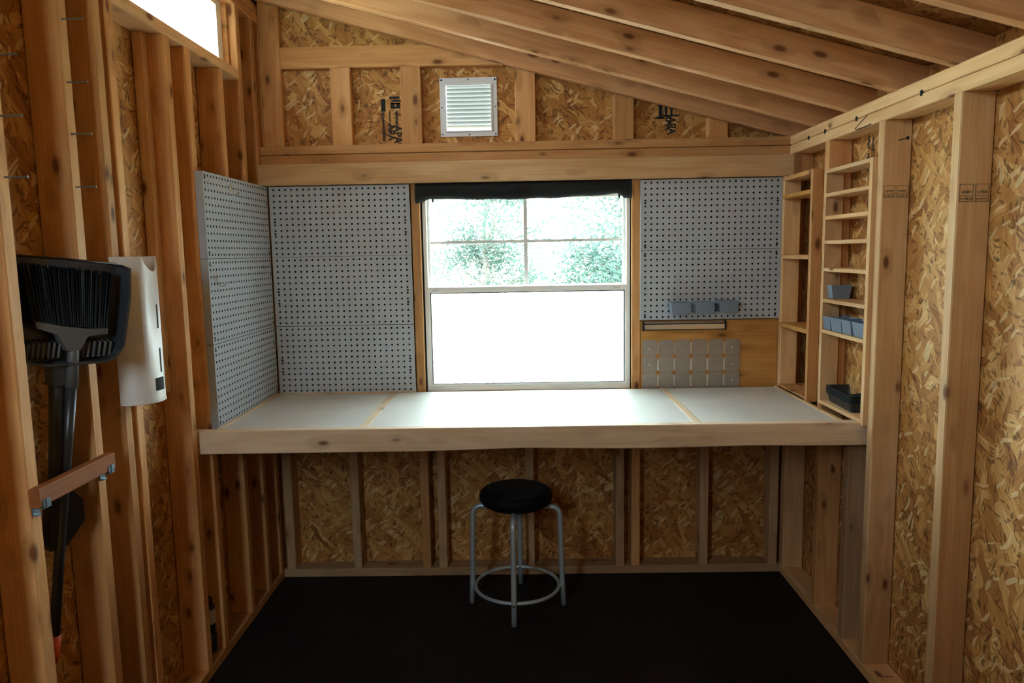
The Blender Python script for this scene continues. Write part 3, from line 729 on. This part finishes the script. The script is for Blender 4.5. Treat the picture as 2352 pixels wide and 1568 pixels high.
rnd = random.Random(4)
for row in range(5):
    for i in range(34):
        x = -.086+.162*i/33+rnd.uniform(-.002, .002); c0 = .004+.0045*row
        bx = .098-.020*(x+.09)/.19
        tx = x*1.22-.006+rnd.uniform(-.003, .003); tb_ = .232-.03*(x+.09)/.19*.6+rnd.uniform(-.006, .004)
        b = len(V); w = .0026
        V += [(x-w, bx, c0), (x+w, bx, c0), (x, bx, c0+.004), (tx-w*.6, tb_, c0-.004+rnd.uniform(-.003, .006)), (tx+w*.6, tb_, c0-.004), (tx, tb_+.002, c0+.002)]
        F += [(b, b+1, b+4, b+3), (b+1, b+2, b+5, b+4), (b+2, b, b+3, b+5), (b+3, b+4, b+5)]
tag(link('bristles', (V, F), m_black, br, BM), kind='stuff')
link('neck', tube([(.002, .064, .014), (.001, .02, .014), (-.001, -.06, .012)], [.008, .013, .0145], 12), m_mgrey, br, BM, True)
link('handle', tube([(-.001, -.055, .012), (-.003, -.20, -.002), (-.020, -.45, -.002), (-.034, -.675, .004)], [.0125, .0125, .0125, .0125], 12), m_handle, br, BM, True)
link('handle_end', tube([(-.034, -.6755, .004), (-.0367, -.72, .005), (-.038, -.745, .0055)], [.0135, .0135, .010], 12), m_orange, br, BM, True)

# wooden rail with spring clips holding the handles
ra = empty('hanging_rail', (0, -1.475, .927), 'reddish wooden rail with grey clips across the handles on the left wall', 'rail')
board('rail', ra, .0005, .026, -1.632, -1.326, .906, .949, m_red, ch=.003)
for y in (-1.612, -1.348):
    c = boxes([(.0262, .0285, y-.013, y+.013, .903, .921), (.0, .0285, y-.013, y+.013, .901, .9055), (.0, .003, y-.013, y+.010, .884, .901), (.003, .012, y-.013, y+.004, .884, .887), (.0285, .0305, y-.004, y+.004, .903, .923)])
    link('spring_clip', c, m_clip, ra)

# nails driven into the studs as hangers
for y, z, wh in ((-1.352, 2.030, 'topmost of four on the second stud'), (-1.352, 1.882, 'second of four on the second stud'), (-1.352, 1.759, 'third of four on the second stud'), (-1.352, 1.631, 'lowest of four on the second stud'),
                 (-1.608, 1.882, 'topmost of three on the nearest stud'), (-1.608, 1.757, 'middle of three on the nearest stud'), (-1.608, 1.630, 'lowest of three on the nearest stud')):
    nl = tag(link('nail', add(tube([(-.02, 0, .0), (.050, 0, .0)], .0019, 8), tube([(.050, 0, 0), (.0512, 0, 0)], .0032, 10)), m_nail, None, T(0, y, z)), 'bare steel nail sticking out of the left wall, '+wh, 'nail', 'nails in the left wall studs')

# ------------------------------------------------------------------ white bag dispenser
N = 20; V, F = [], []
HZ = .405; AY, AX, t = .072, .082, .003
dm = T(0, -1.160, 1.053)
hd = empty('bag_dispenser', dm, 'white plastic tube-shaped bag dispenser screwed to the left wall studs', 'dispenser')
def cut(a):                                   # dip in the rim on the far half of the front
    s = (a-.30)/.38
    return -.042*math.sin(math.pi*min(1, s))**.8 if 0 < s < 1 else 0.
for i in range(N+1):
    a = i/N; th = math.pi*a; y = -AY*math.cos(th); x = AX*math.sin(th)**.72
    y2 = -(AY-t)*math.cos(th); x2 = (AX-t)*math.sin(th)**.72
    zt = HZ+cut(a)
    V += [(x, y, 0), (x, y, zt), (x2, y2, zt), (x2, y2, 0)]
for i in range(N):
    a, b = 4*i, 4*i+4
    F += [(a, b, b+1, a+1), (a+1, b+1, b+2, a+2), (a+2, b+2, b+3, a+3)]
V2 = [(x, y, z) for z in (0, HZ) for (x, y) in ((.0005, -AY), (.0005, AY), (.003, AY), (.003, -AY))]
V, F = add((V, F), (V2, [(0, 1, 5, 4), (2, 3, 7, 6), (4, 5, 6, 7), (1, 2, 6, 5), (3, 0, 4, 7), (0, 3, 2, 1)]))
link('shell', (V, F), m_wplast, hd, dm, False)
for pp in hd.children[0].data.polygons[:N*3]: pp.use_smooth = True
def wrap(a, z0, z1, da, mat, nm, off=.0006, n=4):
    V, F = [], []
    for i in range(n+1):
        th = math.pi*(a+da*i/n); x = (AX+off)*math.sin(th)**.72; y = -(AY+off)*math.cos(th)
        x2 = (AX-.0022)*math.sin(th)**.72; y2 = -(AY-.0022)*math.cos(th)
        V += [(x, y, z0), (x, y, z1), (x2, y2, z1), (x2, y2, z0)]
    for i in range(n):
        p0, q0 = 4*i, 4*i+4
        F += [(p0, q0, q0+1, p0+1), (p0+1, q0+1, q0+2, p0+2), (p0+3, p0, q0, q0+3)[::-1]]
    F += [(0, 1, 2, 3), (4*n+3, 4*n+2, 4*n+1, 4*n)]
    link(nm, (V, F), mat, hd, dm)
wrap(.495, .205, .272, .030, m_gasket_shade, 'slot'); wrap(.495, .082, .150, .030, m_gasket_shade, 'slot'); wrap(.385, .032, .068, .17, m_gasket_shade, 'hand_hole', n=6)
wrap(.02, .0, .006, .96, m_wplast, 'base_band', .0015, 24)

# ------------------------------------------------------------------ bottle standing on the left bottom plate
bo = empty('bottle', (-.048, -.690, .038), 'slim dark bottle with white label on the left bottom plate', 'bottle'); BoM = T(-.048, -.690, .038)
link('body', lathe([(.0235, 0), (.0245, .004), (.0245, .066), (.0225, .068), (.0225, .071), (.0245, .073), (.0245, .168), (.018, .178)], 24), m_bottle, bo, BoM, True)
link('label', lathe([(.0249, .108), (.0251, .109), (.0251, .160), (.0249, .161)], 24), m_label, bo, BoM)
link('cap', lathe([(.0175, .1781), (.0175, .198), (.015, .202)], 20), plain('brown_cap', (.05, .014, .010), .5), bo, BoM)

# ------------------------------------------------------------------ trees outside the bench window
def tree(x, y, h, spread, nleaf, seed, label, cat='tree'):
    r = random.Random(seed); tr = empty('tree', (x, y, -.25), label, cat, 'trees outside the window'); TM = T(x, y, -.25)
    tk = tube([(0, 0, -.03), (.05, .02, h*.3), (-.05, .05, h*.6), (.02, 0, h*.9)], [h*.02, h*.015, h*.010, h*.004], 8)
    tips = []
    for k in range(22):
        a = r.uniform(0, 6.28); z0 = h*r.uniform(.08, .8); L = spread*r.uniform(.5, 1.0)*(1-.4*z0/h)
        p0 = Vector((0, 0, z0)); p2 = p0+Vector((math.cos(a)*L, math.sin(a)*L, L*r.uniform(.05, .5)))
        pm = (p0+p2)/2+Vector((r.uniform(-.1, .1), r.uniform(-.1, .1), r.uniform(-.05, .15)))
        tk = add(tk, tube([p0, pm, p2], [h*.006, h*.004, h*.0012], 5)); tips += [(p0, pm, p2)]
    link('trunk', tk, m_bark, tr, TM)
    V, F = [], []
    for i in range(nleaf):
        p0, pm, p2 = r.choice(tips); u = r.random()**.6
        q = (p0.lerp(pm, u*2) if u < .5 else pm.lerp(p2, u*2-1))+Vector((r.gauss(0, .14), r.gauss(0, .14), r.gauss(0, .12)))*spread*.8
        d = Vector((r.uniform(-1, 1), r.uniform(-1, 1), r.uniform(-.8, .4))).normalized(); e = d.orthogonal().normalized()
        e = (Matrix.Rotation(r.uniform(0, 6.28), 3, d) @ e); l = r.uniform(.035, .07); w = l*.4; b = len(V)
        V += [tuple(q), tuple(q+d*l*.5+e*w*.5), tuple(q+d*l), tuple(q+d*l*.5-e*w*.5)]; F.append((b, b+1, b+2, b+3))
    tag(link('foliage', (V, F), m_leaf, tr, TM), kind='stuff')
tree(2.15, 3.6, 3.6, 1.15, 15000, 1, 'leafy pale green tree filling the right half of the window')
tree(.70, 5.6, 3.0, 1.10, 9000, 2, 'smaller pale tree seen behind the left window panes')
tree(2.9, 8.5, 5.6, 2.2, 14000, 3, 'tall hazy tree far behind the others')
tree(-.9, 8.0, 3.6, 1.6, 9000, 4, 'low spreading tree at the far left of the window view')
